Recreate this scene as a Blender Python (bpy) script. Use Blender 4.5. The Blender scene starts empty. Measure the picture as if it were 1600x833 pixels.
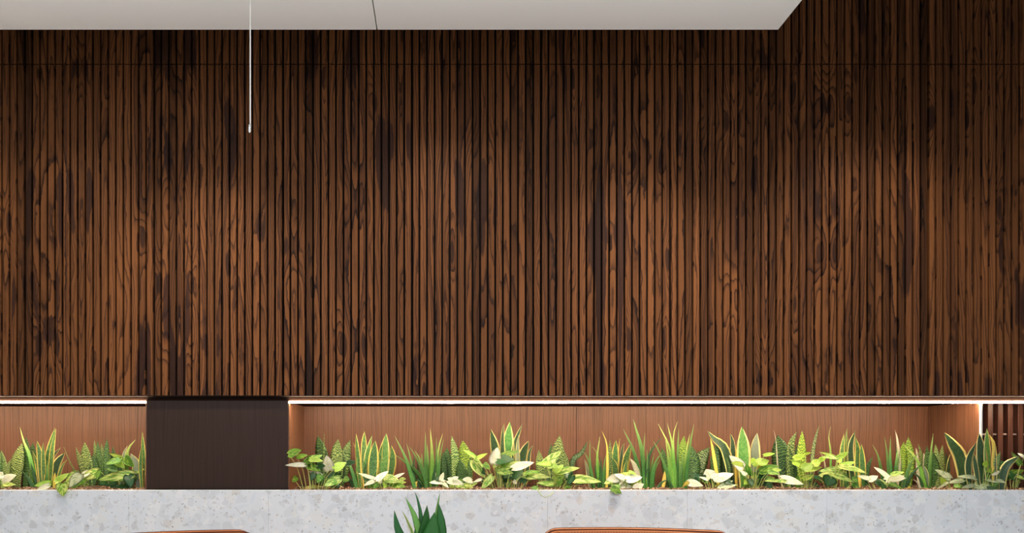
import bpy, bmesh, math, random
from mathutils import Vector

scene = bpy.context.scene
COL = scene.collection

# ------------------------------------------------------------------ camera
FPX = 1210.0            # focal length in pixels of the 1600 px wide frame
EYE = 1.20              # eye height
VX, VY = 688.0, 700.0   # where the camera axis meets the picture


def P(px, py, Y):
    """world point that stands at distance Y behind picture position px, py"""
    return Vector(((px - VX) * Y / FPX, Y, EYE - (py - VY) * Y / FPX))


cam_data = bpy.data.cameras.new('camera')
cam = bpy.data.objects.new('camera', cam_data)
COL.objects.link(cam)
cam.location = (0, 0, EYE)
cam.rotation_euler = (math.radians(90), 0, 0)
cam_data.sensor_width = 36
cam_data.lens = FPX / 1600 * 36
cam_data.shift_x = (800 - VX) / 1600
cam_data.shift_y = (VY - 416.5) / 1600
cam_data.clip_start = 0.05
scene.camera = cam

# ------------------------------------------------------------------ light
world = bpy.data.worlds.new('room_ambient')
scene.world = world
world.use_nodes = True
world.node_tree.nodes['Background'].inputs[0].default_value = (0.75, 0.85, 1.0, 1)
world.node_tree.nodes['Background'].inputs[1].default_value = 0.015


def lamp(name, kind, loc, rot, energy, color, **kw):
    d = bpy.data.lights.new(name, kind)
    d.energy = energy
    d.color = color
    for k, v in kw.items():
        setattr(d, k, v)
    o = bpy.data.objects.new(name, d)
    COL.objects.link(o)
    o.location = loc
    o.rotation_euler = rot
    return o


WARM = (1.0, 0.86, 0.70)
# assumed unseen wall washing downlights just under the hung ceiling, close to the slat wall
for px, e, ang in ((80, 30, 100), (335, 72, 82), (700, 34, 106), (1000, 78, 82), (1150, 28, 76), (1370, 38, 100)):
    lamp('assumed_wall_washer', 'SPOT', ((px - VX) * 3.6 / FPX, 2.98, 2.965), (math.radians(14), 0, 0), e, WARM,
         spot_size=math.radians(ang), spot_blend=1.0, shadow_soft_size=0.05)
# assumed unseen downlights above the camera, for general light
for x in (-1.9, -0.4, 1.1, 2.6):
    lamp('assumed_downlight', 'AREA', (x, 0.0, 2.95), (0, 0, 0), 37, (0.94, 0.97, 1.0), shape='DISK', size=0.4)
# added unseen area light before the windowless rear wall, standing in for daylight
lamp('added_rear_fill', 'AREA', (0.6, -3.8, 1.5), (math.radians(90), 0, 0), 22, (0.80, 0.90, 1.0),
     shape='RECTANGLE', size=5.0, size_y=1.7)
# added unseen fill light that brightens the underside of the hung boards
lamp('ceiling_fill', 'AREA', (-0.2, 2.0, 0.65), (math.radians(180 - 6), 0, 0), 9.5, (0.88, 0.95, 1.0),
     shape='RECTANGLE', size=4.4, size_y=0.12, spread=math.radians(62))

scene.view_settings.view_transform = 'Standard'
scene.view_settings.look = 'None'
scene.view_settings.exposure = 0.36
scene.view_settings.gamma = 1.0
scene.view_settings.use_curve_mapping = False
scene.cycles.use_denoising = True


# ------------------------------------------------------------------ node helper
class NT:
    def __init__(self, name, rough=0.5, spec=0.3):
        self.m = bpy.data.materials.new(name)
        self.m.use_nodes = True
        self.t = self.m.node_tree
        self.b = self.t.nodes['Principled BSDF']
        self.b.inputs['Roughness'].default_value = rough
        self.b.inputs['Specular IOR Level'].default_value = spec

    def n(self, kind, **kw):
        nd = self.t.nodes.new(kind)
        for k, v in kw.items():
            setattr(nd, k, v)
        return nd

    def put(self, sock, v):
        if isinstance(v, bpy.types.NodeSocket):
            self.t.links.new(v, sock)
        elif isinstance(v, (tuple, list)):
            sock.default_value = v if len(v) == len(sock.default_value) else tuple(v) + (1,)
        else:
            sock.default_value = v

    def math(self, op, a, b=0.0, c=0.0, clamp=False):
        nd = self.n('ShaderNodeMath', operation=op, use_clamp=clamp)
        for i, v in enumerate((a, b, c)):
            self.put(nd.inputs[i], v)
        return nd.outputs[0]

    def xyz(self, x=0.0, y=0.0, z=0.0):
        nd = self.n('ShaderNodeCombineXYZ')
        for i, v in enumerate((x, y, z)):
            self.put(nd.inputs[i], v)
        return nd.outputs[0]

    def pos(self):
        s = self.n('ShaderNodeSeparateXYZ')
        self.t.links.new(self.n('ShaderNodeNewGeometry').outputs['Position'], s.inputs[0])
        return s.outputs

    def uv(self):
        s = self.n('ShaderNodeSeparateXYZ')
        self.t.links.new(self.n('ShaderNodeTexCoord').outputs['UV'], s.inputs[0])
        return s.outputs

    def objpos(self):
        return self.n('ShaderNodeTexCoord').outputs['Object']

    def rand(self):
        return self.n('ShaderNodeObjectInfo').outputs['Random']

    def noise(self, vec, scale=1.0, detail=2.0, rough=0.5, dist=0.0):
        nd = self.n('ShaderNodeTexNoise')
        self.put(nd.inputs['Vector'], vec)
        nd.inputs['Scale'].default_value = scale
        nd.inputs['Detail'].default_value = detail
        nd.inputs['Roughness'].default_value = rough
        nd.inputs['Distortion'].default_value = dist
        return nd.outputs[0]

    def voro(self, vec, scale, feature='F1', rnd=1.0):
        nd = self.n('ShaderNodeTexVoronoi', feature=feature)
        self.put(nd.inputs['Vector'], vec)
        nd.inputs['Scale'].default_value = scale
        nd.inputs['Randomness'].default_value = rnd
        return nd.outputs

    def white(self, v):
        nd = self.n('ShaderNodeTexWhiteNoise', noise_dimensions='1D')
        self.put(nd.inputs['W'], v)
        return nd.outputs['Value']

    def ramp(self, f, stops, interp='LINEAR'):
        nd = self.n('ShaderNodeValToRGB')
        nd.color_ramp.interpolation = interp
        el = nd.color_ramp.elements
        while len(el) < len(stops):
            el.new(0.5)
        for e, (p, c) in zip(el, stops):
            e.position = p
            e.color = tuple(c) + (1,) if len(c) == 3 else c
        self.put(nd.inputs[0], f)
        return nd.outputs[0]

    def step(self, v, lo, hi):
        nd = self.n('ShaderNodeMapRange', interpolation_type='SMOOTHSTEP')
        self.put(nd.inputs[0], v)
        nd.inputs[1].default_value = lo
        nd.inputs[2].default_value = hi
        return nd.outputs[0]

    def mix(self, f, a, b, mode='MIX'):
        nd = self.n('ShaderNodeMix', data_type='RGBA', blend_type=mode)
        self.put(nd.inputs[0], f)
        self.put(nd.inputs[6], a)
        self.put(nd.inputs[7], b)
        return nd.outputs[2]

    def out(self, color, bump=None, strength=0.2, dist=0.001):
        self.put(self.b.inputs['Base Color'], color)
        if bump is not None:
            nd = self.n('ShaderNodeBump')
            nd.inputs['Strength'].default_value = strength
            nd.inputs['Distance'].default_value = dist
            self.put(nd.inputs['Height'], bump)
            self.t.links.new(nd.outputs[0], self.b.inputs['Normal'])
        return self.m


PANEL = 201.7 * 3.6 / FPX          # width of one slat panel, about 0.6 m
PITCH = PANEL / 17
SEAM0 = (240.0 - VX) * 3.6 / FPX   # one panel seam


def flat(name, c, rough=0.5, spec=0.3, metal=0.0):
    k = NT(name, rough, spec)
    k.b.inputs['Metallic'].default_value = metal
    return k.out(c)


def mat_slat():
    k = NT('figured_walnut_slat', 0.55, 0.12)
    x, y, z = k.pos()
    bw = PANEL / 3
    q = k.math('DIVIDE', k.math('SUBTRACT', x, SEAM0), bw)
    b = k.math('FLOOR', q)
    r1 = k.white(k.math('ADD', b, 0.37))
    r2 = k.white(k.math('ADD', b, 71.7))
    r3 = k.white(k.math('ADD', b, 143.2))
    lx = k.math('SUBTRACT', k.math('SUBTRACT', q, b), 0.5)
    # every veneer leaf is mirrored about a line near its middle (book matched)
    off = k.math('MULTIPLY', k.math('SUBTRACT', r2, 0.5), 0.7)
    wob = k.math('MULTIPLY', k.math('SUBTRACT', k.noise(k.xyz(0.0, k.math('MULTIPLY', z, 1.6), b), 1.0, 1.0), 0.5), 0.25)
    d = k.math('ADD', k.math('SUBTRACT', lx, off), wob)
    ax = k.math('SQRT', k.math('ADD', k.math('MULTIPLY', d, d), 0.0012))
    xm = k.math('ADD', k.math('MULTIPLY', ax, bw), k.math('MULTIPLY', d, bw * 0.22))
    zo = k.math('ADD', z, k.math('MULTIPLY', r1, 31.0))
    xo = k.math('ADD', xm, k.math('MULTIPLY', b, 3.7))
    n1 = k.noise(k.xyz(k.math('MULTIPLY', xo, 11.0), k.math('MULTIPLY', zo, 0.75), 0.0), 1.0, 1.5, 0.5)
    n2 = k.noise(k.xyz(k.math('MULTIPLY', xo, 40.0), k.math('MULTIPLY', zo, 9.0), 3.0), 1.0, 2.0, 0.55)
    n3 = k.noise(k.xyz(k.math('MULTIPLY', xo, 70.0), k.math('MULTIPLY', zo, 26.0), 3.0), 1.0, 2.0, 0.55)
    vk = k.xyz(k.math('MULTIPLY', xo, 9.0), k.math('MULTIPLY', zo, 2.0), 1.0)
    kd = k.voro(vk, 1.0)[0]
    knot = k.math('POWER', 2.718, k.math('MULTIPLY', k.math('MULTIPLY', kd, kd), -16.0))
    f = k.math('MULTIPLY', ax, 1.9)
    f = k.math('ADD', f, k.math('MULTIPLY', z, k.math('MULTIPLY', k.math('SUBTRACT', r3, 0.5), 0.5)))
    f = k.math('ADD', f, k.math('MULTIPLY', n1, 1.9))
    f = k.math('ADD', f, k.math('MULTIPLY', n2, 0.15))
    f = k.math('ADD', f, k.math('MULTIPLY', n3, 0.05))
    f = k.math('ADD', f, k.math('MULTIPLY', knot, 0.55))
    big = k.math('MULTIPLY', f, 6.2)
    rings = k.math('FRACT', big)
    ringid = k.white(k.math('ADD', k.math('FLOOR', big), k.math('MULTIPLY', b, 17.0)))
    edge = k.ramp(rings, [(0.0, (1, 1, 1)), (0.10, (0.95, 0.95, 0.95)), (0.24, (0.38, 0.38, 0.38)), (0.55, (0, 0, 0)),
                          (0.93, (0, 0, 0)), (0.985, (0.45, 0.45, 0.45)), (1.0, (1, 1, 1))])
    light = k.mix(k.noise(k.xyz(k.math('MULTIPLY', x, 150.0), k.math('MULTIPLY', z, 2.5), 2.0), 1.0, 2.0),
                  (0.110, 0.041, 0.0145), (0.230, 0.089, 0.031))
    # some growth zones are altogether darker
    zone = k.math('MULTIPLY', k.step(ringid, 0.72, 0.80), 0.55)
    light = k.mix(zone, light, (0.058, 0.022, 0.011))
    col = k.mix(k.math('MULTIPLY', edge, k.math('MULTIPLY_ADD', ringid, 0.35, 0.65)), light, (0.017, 0.0075, 0.0055))
    # dark heartwood stains with a hard edge
    nd = k.math('ADD', k.noise(k.xyz(k.math('MULTIPLY', xo, 13.0), k.math('MULTIPLY', zo, 1.4), 5.0), 1.0, 1.5, 0.5),
                k.math('ADD', k.math('MULTIPLY', n2, 0.10), k.math('MULTIPLY', n3, 0.04)))
    stain = k.step(nd, 0.695, 0.725)
    col = k.mix(k.math('MULTIPLY', stain, 0.80), col, (0.026, 0.0115, 0.0095))
    core = k.step(kd, 0.14, 0.10)
    col = k.mix(k.math('MULTIPLY', core, 0.8), col, (0.022, 0.010, 0.008))
    # one tone per slat, fine fibre
    s = k.math('FLOOR', k.math('DIVIDE', k.math('SUBTRACT', x, SEAM0), PITCH))
    tone = k.math('MULTIPLY_ADD', k.white(k.math('ADD', s, 5.5)), 0.36, 0.78)
    tone = k.math('MULTIPLY', tone, k.math('SUBTRACT', 1.0, k.math('MULTIPLY', k.math('GREATER_THAN', k.white(k.math('ADD', s, 311.0)), 0.88), 0.45)))
    fib = k.noise(k.xyz(k.math('MULTIPLY', x, 420.0), k.math('MULTIPLY', z, 9.0), 0.0), 1.0, 2.0)
    tone = k.math('MULTIPLY', tone, k.math('MULTIPLY_ADD', fib, 0.5, 0.75))
    hs = k.n('ShaderNodeHueSaturation')
    k.put(hs.inputs['Color'], col)
    k.put(hs.inputs['Value'], tone)
    return k.out(hs.outputs[0], fib, 0.15, 0.0006)


def mat_oak(name, dark, light, grain=0.5):
    k = NT(name, 0.42, 0.3)
    x, y, z = k.pos()
    xx = k.math('ADD', x, k.math('MULTIPLY', y, 0.7))
    w = k.noise(k.xyz(k.math('MULTIPLY', xx, 5.0), 0.0, k.math('MULTIPLY', z, 1.1)), 1.0, 2.0)
    g = k.math('MULTIPLY', k.math('ADD', xx, k.math('MULTIPLY', w, 0.07)), 46.0)
    a = k.noise(k.xyz(g, 0.0, k.math('MULTIPLY', z, 0.55)), 3.0, 3.0, 0.65)
    c = k.ramp(a, [(0.30, dark), (0.52, light), (0.72, tuple(v * 1.12 for v in light))])
    fine = k.noise(k.xyz(k.math('MULTIPLY', xx, 460.0), 0.0, k.math('MULTIPLY', z, 14.0)), 1.0, 2.0)
    pore = k.step(fine, 0.60, 0.72)
    c = k.mix(k.math('MULTIPLY', pore, grain), c, tuple(v * 0.55 for v in dark))
    return k.out(c, fine, 0.12, 0.0004)


def mat_terrazzo():
    k = NT('pale_terrazzo', 0.38, 0.35)
    x, y, z = k.pos()
    v = k.xyz(x, k.math('MULTIPLY', y, 1.0), z)
    warp = k.n('ShaderNodeTexNoise')
    k.put(warp.inputs['Vector'], v)
    warp.inputs['Scale'].default_value = 22
    wv = k.n('ShaderNodeVectorMath', operation='SCALE')
    k.put(wv.inputs[0], warp.outputs['Color'])
    wv.inputs['Scale'].default_value = 0.022
    va = k.n('ShaderNodeVectorMath', operation='ADD')
    k.put(va.inputs[0], v)
    k.put(va.inputs[1], wv.outputs[0])
    v2 = va.outputs[0]
    base = k.mix(k.noise(v, 3.0, 3.0), (0.59, 0.645, 0.72), (0.67, 0.705, 0.755))
    col = base

    def layer(col, scale, keep, stops, inset, amount):
        vo = k.voro(v2, scale)
        ed = k.voro(v2, scale, 'DISTANCE_TO_EDGE')[0]
        s = k.n('ShaderNodeSeparateColor')
        k.put(s.inputs[0], vo[1])
        on = k.math('GREATER_THAN', s.outputs[0], keep)
        ins = k.step(ed, inset, inset + 0.03)
        tint = k.ramp(s.outputs[1], stops, 'CONSTANT')
        return k.mix(k.math('MULTIPLY', k.math('MULTIPLY', on, ins), amount), col, tint)

    soft = [(0.0, (0.62, 0.66, 0.71)), (0.25, (0.54, 0.58, 0.64)), (0.45, (0.66, 0.67, 0.67)), (0.60, (0.71, 0.735, 0.77)), (0.8, (0.51, 0.54, 0.58)), (0.92, (0.56, 0.62, 0.70))]
    hard = [(0.0, (0.42, 0.43, 0.45)), (0.4, (0.52, 0.50, 0.47)), (0.6, (0.40, 0.41, 0.44)), (0.8, (0.58, 0.52, 0.45)), (0.93, (0.26, 0.26, 0.27))]
    col = layer(col, 17, 0.45, soft, 0.05, 0.55)
    col = layer(col, 34, 0.62, soft, 0.06, 0.65)
    col = layer(col, 26, 0.92, hard, 0.12, 0.45)
    col = layer(col, 75, 0.86, hard, 0.12, 0.45)
    col = layer(col, 150, 0.955, [(0.0, (0.16, 0.15, 0.14)), (0.5, (0.30, 0.25, 0.20))], 0.2, 0.8)
    return k.out(col)


M = {}
M['slat'] = mat_slat()
M['backing'] = flat('black_backing', (0.012, 0.008, 0.007), 0.8, 0.1)
M['oak'] = mat_oak('oak_veneer', (0.080, 0.032, 0.015), (0.165, 0.073, 0.038), 0.5)
M['oak_dark'] = mat_oak('smoked_oak_veneer', (0.0175, 0.0078, 0.0050), (0.029, 0.0135, 0.0092), 0.3)
M['terrazzo'] = mat_terrazzo()
M['white_board'] = flat('white_ceiling_board', (0.80, 0.79, 0.77), 0.8, 0.2)
M['edge'] = flat('white_metal_edge', (0.80, 0.80, 0.78), 0.35, 0.5)
M['steel'] = flat('brushed_steel', (0.72, 0.74, 0.75), 0.3, 0.5, 0.6)
M['bronze'] = flat('bronze_profile', (0.10, 0.06, 0.045), 0.4, 0.4, 0.3)
M['soffit_shade'] = flat('shade_brown_soffit', (0.045, 0.024, 0.016), 0.9, 0.03)  # darker brown puts the shade of the soffit underside into its colour
M['matte_fascia'] = flat('matte_brown_fascia', (0.020, 0.011, 0.008), 0.9, 0.03)
M['screen_wood'] = mat_oak('reddish_screen_wood', (0.030, 0.010, 0.006), (0.062, 0.022, 0.012), 0.3)
M['rail'] = flat('grey_brown_rail', (0.22, 0.17, 0.15), 0.5, 0.3)
M['cord'] = flat('white_cord', (0.82, 0.80, 0.78), 0.6, 0.3)
M['plaster'] = flat('grey_plaster', (0.45, 0.44, 0.42), 0.9, 0.1)
M['dark_paint'] = flat('dark_paint', (0.030, 0.029, 0.028), 0.8, 0.1)
M['recess'] = flat('dark_green_grey_paint', (0.028, 0.032, 0.032), 0.8, 0.1)


def mat_led():
    k = NT('warm_led_diffuser')
    k.b.inputs['Base Color'].default_value = (0.9, 0.9, 0.88, 1)
    x = k.pos()[0]
    dot = k.math('MULTIPLY_ADD', k.math('SINE', k.math('MULTIPLY', x, 2 * math.pi / 0.0125)), 0.18, 1.0)
    k.put(k.b.inputs['Emission Color'], (1.0, 0.78, 0.55))
    k.put(k.b.inputs['Emission Strength'], k.math('MULTIPLY', dot, LED))
    return k.m


LED = 145.0
M['led'] = mat_led()


def mat_floor():
    k = NT('grey_stone_floor', 0.5, 0.3)
    x, y, z = k.pos()
    return k.out(k.mix(k.noise(k.xyz(x, y, 0.0), 4.0, 3.0), (0.50, 0.48, 0.45), (0.60, 0.58, 0.55)))


M['floor'] = mat_floor()


def mat_leather():
    k = NT('tan_leather', 0.45, 0.3)
    n = k.noise(k.objpos(), 9.0, 3.0)
    g = k.noise(k.objpos(), 320.0, 2.0)
    return k.out(k.mix(n, (0.33, 0.088, 0.018), (0.42, 0.125, 0.030)), g, 0.12, 0.0008)


M['leather'] = mat_leather()
M['thread'] = flat('dark_brown_thread', (0.09, 0.026, 0.010), 0.6, 0.2)
M['leg_wood'] = mat_oak('chair_leg_wood', (0.06, 0.03, 0.018), (0.10, 0.05, 0.03), 0.3)


# ------------------------------------------------------------------ mesh helpers
def link(name, bm, mat, parent=None, smooth=False):
    me = bpy.data.meshes.new(name)
    bm.to_mesh(me)
    bm.free()
    me.materials.append(mat)
    if smooth:
        me.polygons.foreach_set('use_smooth', [True] * len(me.polygons))
    o = bpy.data.objects.new(name, me)
    COL.objects.link(o)
    o.parent = parent
    return o


def box(bm, x0, x1, y0, y1, z0, z1, bev=0.0, seg=1):
    b = bmesh.new()
    bmesh.ops.create_cube(b, size=1)
    for v in b.verts:
        v.co = Vector((x0 + (v.co.x + .5) * (x1 - x0), y0 + (v.co.y + .5) * (y1 - y0), z0 + (v.co.z + .5) * (z1 - z0)))
    if bev:
        bmesh.ops.bevel(b, geom=b.edges[:], offset=bev, segments=seg, affect='EDGES', profile=0.5)
    me = bpy.data.meshes.new('tmp')
    b.to_mesh(me)
    b.free()
    bm.from_mesh(me)
    bpy.data.meshes.remove(me)


def box_obj(name, dims, mat, parent=None, bev=0.0, seg=1, smooth=False):
    bm = bmesh.new()
    box(bm, *dims, bev=bev, seg=seg)
    return link(name, bm, mat, parent, smooth)


def smooth_path(pts, n):
    """Catmull-Rom through pts, n+1 samples"""
    pts = [Vector(p) for p in pts]
    if len(pts) == 2:
        return [pts[0].lerp(pts[1], i / n) for i in range(n + 1)]
    ext = [pts[0] * 2 - pts[1]] + pts + [pts[-1] * 2 - pts[-2]]
    lens = [0.0]
    for a, b in zip(pts, pts[1:]):
        lens.append(lens[-1] + (b - a).length)
    out = []
    for i in range(n + 1):
        d = lens[-1] * i / n
        j = 0
        while j < len(pts) - 2 and d > lens[j + 1]:
            j += 1
        t = (d - lens[j]) / max(1e-9, lens[j + 1] - lens[j])
        a, b, c, e = ext[j], ext[j + 1], ext[j + 2], ext[j + 3]
        out.append(0.5 * ((2 * b) + (c - a) * t + (2 * a - 5 * b + 4 * c - e) * t * t + (3 * b - a - 3 * c + e) * t ** 3))
    return out


def tube(bm, pts, r0, r1=None, sides=6, n=8, cap=True):
    r1 = r0 if r1 is None else r1
    path = smooth_path(pts, n)
    rings = []
    for i, p in enumerate(path):
        d = (path[min(i + 1, n)] - path[max(i - 1, 0)])
        d = d.normalized() if d.length > 1e-9 else Vector((0, 0, 1))
        a = d.cross(Vector((0, 1, 0.13)))
        if a.length < 1e-4:
            a = d.cross(Vector((1, 0, 0)))
        a.normalize()
        b = d.cross(a)
        r = r0 + (r1 - r0) * i / n
        rings.append([bm.verts.new(p + (a * math.cos(2 * math.pi * s / sides) + b * math.sin(2 * math.pi * s / sides)) * r) for s in range(sides)])
    for u, v in zip(rings, rings[1:]):
        for s in range(sides):
            bm.faces.new((u[s], u[(s + 1) % sides], v[(s + 1) % sides], v[s]))
    if cap:
        bm.faces.new(rings[0][::-1])
        bm.faces.new(rings[-1])


def tube_obj(name, pts, r0, mat, parent=None, r1=None, sides=6, n=8):
    bm = bmesh.new()
    tube(bm, pts, r0, r1, sides, n)
    bmesh.ops.recalc_face_normals(bm, faces=bm.faces[:])
    return link(name, bm, mat, parent, True)


def tag(o, label, cat, group=None, kind=None):
    o['label'] = label
    o['category'] = cat
    if group:
        o['group'] = group
    if kind:
        o['kind'] = kind
    return o


def empty(name, loc=(0, 0, 0)):
    o = bpy.data.objects.new(name, None)
    COL.objects.link(o)
    o.location = loc
    o.empty_display_size = 0.05
    return o


def struct(o, label=None):
    o['kind'] = 'structure'
    if label:
        o['label'] = label
    return o


# ------------------------------------------------------------------ structure
YF = 3.60                     # slat faces
YN = 3.625                    # front plane of the niches
YB = 4.02                     # back of the niches
YT = 3.55                     # face of the terrazzo planter
RIM = EYE - 66 * YT / FPX     # top of the planter
ZS0 = P(0, 618, YF).z         # slat bottoms
ZS1 = P(0, 101.3, YF).z       # joint between the two rows of slats
ZS2 = P(0, 99.3, YF).z
ZTOP = 3.9
ZLED = P(0, 628.6, YN).z


def X(px, Y=YN):
    return (px - VX) * Y / FPX


XL, XR = -3.6, 3.9
struct(box_obj('floor', (XL, XR, -4.0, 4.5, -0.1, 0.0), M['floor']), 'pale grey stone floor of the room')
struct(box_obj('ceiling', (XL, XR, -4.0, 4.5, ZTOP, ZTOP + 0.1), M['dark_paint']), 'dark painted upper ceiling above the hung boards')
struct(box_obj('wall_left', (XL - 0.1, XL, -4.0, 4.5, 0, ZTOP), M['plaster']), 'plain grey left wall of the room')
struct(box_obj('wall_right', (XR, XR + 0.1, -4.0, 4.5, 0, ZTOP), M['plaster']), 'plain grey right wall of the room')
struct(box_obj('wall_rear', (XL, XR, -4.1, -4.0, 0, ZTOP), M['plaster']), 'plain grey wall behind the camera')

wall = struct(empty('wall_back', (0, YF, 0)), 'dark walnut slat wall above the planted niches')


def wpart(name, dims, mat, parent=wall, **kw):
    o = box_obj(name, dims, mat, None, **kw)
    o.parent = parent
    o.matrix_parent_inverse = parent.matrix_world.inverted() if parent is not wall else WALL_INV
    return o


from mathutils import Matrix
WALL_INV = Matrix.Translation((0, -YF, 0))


def slat_mesh(z0, z1):
    w, d = 8.9 * YF / FPX / 2, 0.020
    c = 0.0012
    prof = [(-w, d), (-w, c), (-w + c, 0), (w - c, 0), (w, c), (w, d)]
    bm = bmesh.new()
    lo = [bm.verts.new((x, y, z0)) for x, y in prof]
    hi = [bm.verts.new((x, y, z1)) for x, y in prof]
    n = len(prof)
    for i in range(n):
        j = (i + 1) % n
        bm.faces.new((lo[i], lo[j], hi[j], hi[i]))
    bm.faces.new(lo[::-1])
    bm.faces.new(hi)
    bmesh.ops.recalc_face_normals(bm, faces=bm.faces[:])
    me = bpy.data.meshes.new('slat')
    bm.to_mesh(me)
    bm.free()
    me.materials.append(M['slat'])
    return me


for z0, z1 in ((ZS0, ZS1), (ZS2, ZTOP)):
    me = slat_mesh(z0, z1)
    for k in range(-2, 7):
        a = SEAM0 + k * PANEL
        first = 7 if k == -2 else 0
        xa = a + first * PITCH
        pan = wpart('slat_panel', (xa + 0.003, a + PANEL - 0.003, YF + 0.020, YF + 0.030, z0 + 0.001, z1 - 0.0005), M['backing'])
        for s in range(first, 17):
            o = bpy.data.objects.new('slat', me)
            COL.objects.link(o)
            o.parent = pan
            o.location = (a + (s + 0.5) * PITCH + (0.0012 if s == 0 else 0), YF, 0)
            if s == 0:
                o.scale.x = 0.90

XW0, XW1 = SEAM0 - 2 * PANEL + 7 * PITCH, SEAM0 + 7 * PANEL
wpart('support_board', (XW0, XW1, YF + 0.031, YF + 0.06, ZS0, ZTOP), M['backing'])
# shadow gap fascia under the slats
ZG = P(0, 625.6, YN).z
wpart('fascia', (XW0, XW1, YN + 0.006, YN + 0.06, ZG, ZS0 - 0.004), M['matte_fascia'])
wpart('glow_block_trim', (XW0, XW1, YF + 0.001, YF + 0.06, ZS0 - 0.0035, ZS0 - 0.0002), M['backing'])  # black strip added so the slat bottoms don't catch the LED glow
# the flush dark panel between the two niches
XA, XBp = X(228.6), X(450.6)
wpart('flush_panel', (XA, XBp, YN, YB, RIM + 0.0, ZG - 0.001), M['oak_dark'], bev=0.001)
NL = X(-230)
XE = X(1534)                  # right end of the long niche
ZSOF = P(0, 628.6, YN + 0.02).z
for a, b in ((NL, XA - 0.0005), (XBp + 0.0005, XE)):
    wpart('soffit', (a, b, YN + 0.016, YB, ZSOF, ZG), M['soffit_shade'])
wpart('soffit', (XE, XW1, YN + 0.016, YN + 0.14, ZSOF, ZG), M['soffit_shade'])
# niche linings
XJ = X(900.6, YB)
ZP1 = ZSOF
ZP0 = RIM - 0.008
for a, b in ((NL, XA), (XBp, XJ - 0.0012), (XJ + 0.0012, XE)):
    wpart('niche_back_panel', (a, b, YB, YB + 0.02, ZP0, ZP1), M['oak'])
wpart('niche_side_panel', (XA - 0.004, XA, YN + 0.001, YB, ZP0, ZP1), M['oak'])
wpart('niche_side_panel', (XBp, XBp + 0.004, YN + 0.001, YB, ZP0, ZP1), M['oak'])
wpart('niche_side_panel', (XE - 0.004, XE, YN + 0.012, YB, ZP0, ZP1), M['oak'])
wpart('metal_edge', (XE - 0.0035, XE + 0.0045, YN + 0.002, YN + 0.012, ZP0, ZSOF), M['edge'])
wpart('niche_side_panel', (NL - 0.01, NL, YN, YB, ZP0, ZG), M['oak'])
# dark recess behind the slatted screen on the right
struct(box_obj('wall_recess', (XE, XR, 4.40, 4.45, 0, ZTOP), M['recess']), 'dark grey wall seen through the slatted screen')

# LED strips
def led(a, b, label):
    t = tag(empty('led_strip', ((a + b) / 2, YN, ZLED)), label, 'light strip')
    inv = Matrix.Translation((-(a + b) / 2, -YN, -ZLED))
    o = box_obj('diffuser', (a, b, YN - 0.001, YN + 0.008, ZLED - 0.0046, ZLED + 0.0022), M['led'], None, bev=0.0015)
    o.parent = t
    o.matrix_parent_inverse = inv
    bm = bmesh.new()
    box(bm, a, b, YN + 0.008, YN + 0.016, ZSOF, ZG)
    o = link('channel', bm, M['bronze'])
    o.parent = t
    o.matrix_parent_inverse = inv


led(NL, XA - 0.001, 'glowing warm LED strip over the shorter planted niche on the left')
led(XBp + 0.001, XW1, 'long glowing warm LED strip over the wide planted niche and slatted screen')

# slatted screen at the right end
YS = 3.80
scr = tag(empty('slatted_screen', (X(1580, YS), YS, RIM)), 'open dark wood slatted screen beside the white metal edge', 'screen')
inv = Matrix.Translation((-X(1580, YS), -YS, -RIM))
x0 = X(1543.8, YS)
pit = 15.75 * YS / FPX
sw = 8.0 * YS / FPX
for i in range(14):
    o = box_obj('slat', (x0 + i * pit, x0 + i * pit + sw, YS, YS + 0.045, ZP0 + 0.012, ZS0), M['screen_wood'], None, bev=0.001)
    o.parent = scr
    o.matrix_parent_inverse = inv
zr = P(0, 678.7, YS + 0.01).z
o = box_obj('rail', (x0 - 0.02, x0 + 14 * pit, YS + 0.012, YS + 0.030, zr - 0.004, zr + 0.004), M['rail'], None)
o.parent = scr
o.matrix_parent_inverse = inv

# ------------------------------------------------------------------ planter
pl = tag(empty('planter_trough', (0, YT, 0)), 'long pale terrazzo planter wall filled with soil below the niches', 'planter')
PINV = Matrix.Translation((0, -YT, 0))


def ppart(name, dims, mat, **kw):
    o = box_obj(name, dims, mat, None, **kw)
    o.parent = pl
    o.matrix_parent_inverse = PINV
    return o


SL = 218.2 * YT / FPX
xs = X(1292, YT)
k0 = -8
edges = [xs + k * SL for k in range(-8, 4)]
for a, b in zip(edges, edges[1:]):
    ppart('slab', (a + 0.0002, b - 0.0002, YT, YT + 0.03, 0.0, RIM), M['terrazzo'], bev=0.0012, seg=2)
XP0, XP1 = edges[0], edges[-1]
SOIL = RIM - 0.004


def mat_soil():
    k = NT('potting_soil', 0.95, 0.1)
    n = k.noise(k.objpos(), 60.0, 4.0, 0.7)
    return k.out(k.mix(n, (0.045, 0.026, 0.017), (0.18, 0.115, 0.075)), n, 0.8, 0.01)


def mat_chip():
    k = NT('bark_chips', 0.9, 0.1)
    r = k.n('ShaderNodeNewGeometry').outputs['Random Per Island']
    return k.out(k.ramp(r, [(0.0, (0.07, 0.035, 0.02)), (0.3, (0.16, 0.085, 0.05)), (0.6, (0.30, 0.18, 0.11)), (0.85, (0.42, 0.29, 0.20)), (1.0, (0.55, 0.43, 0.32))]))


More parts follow.
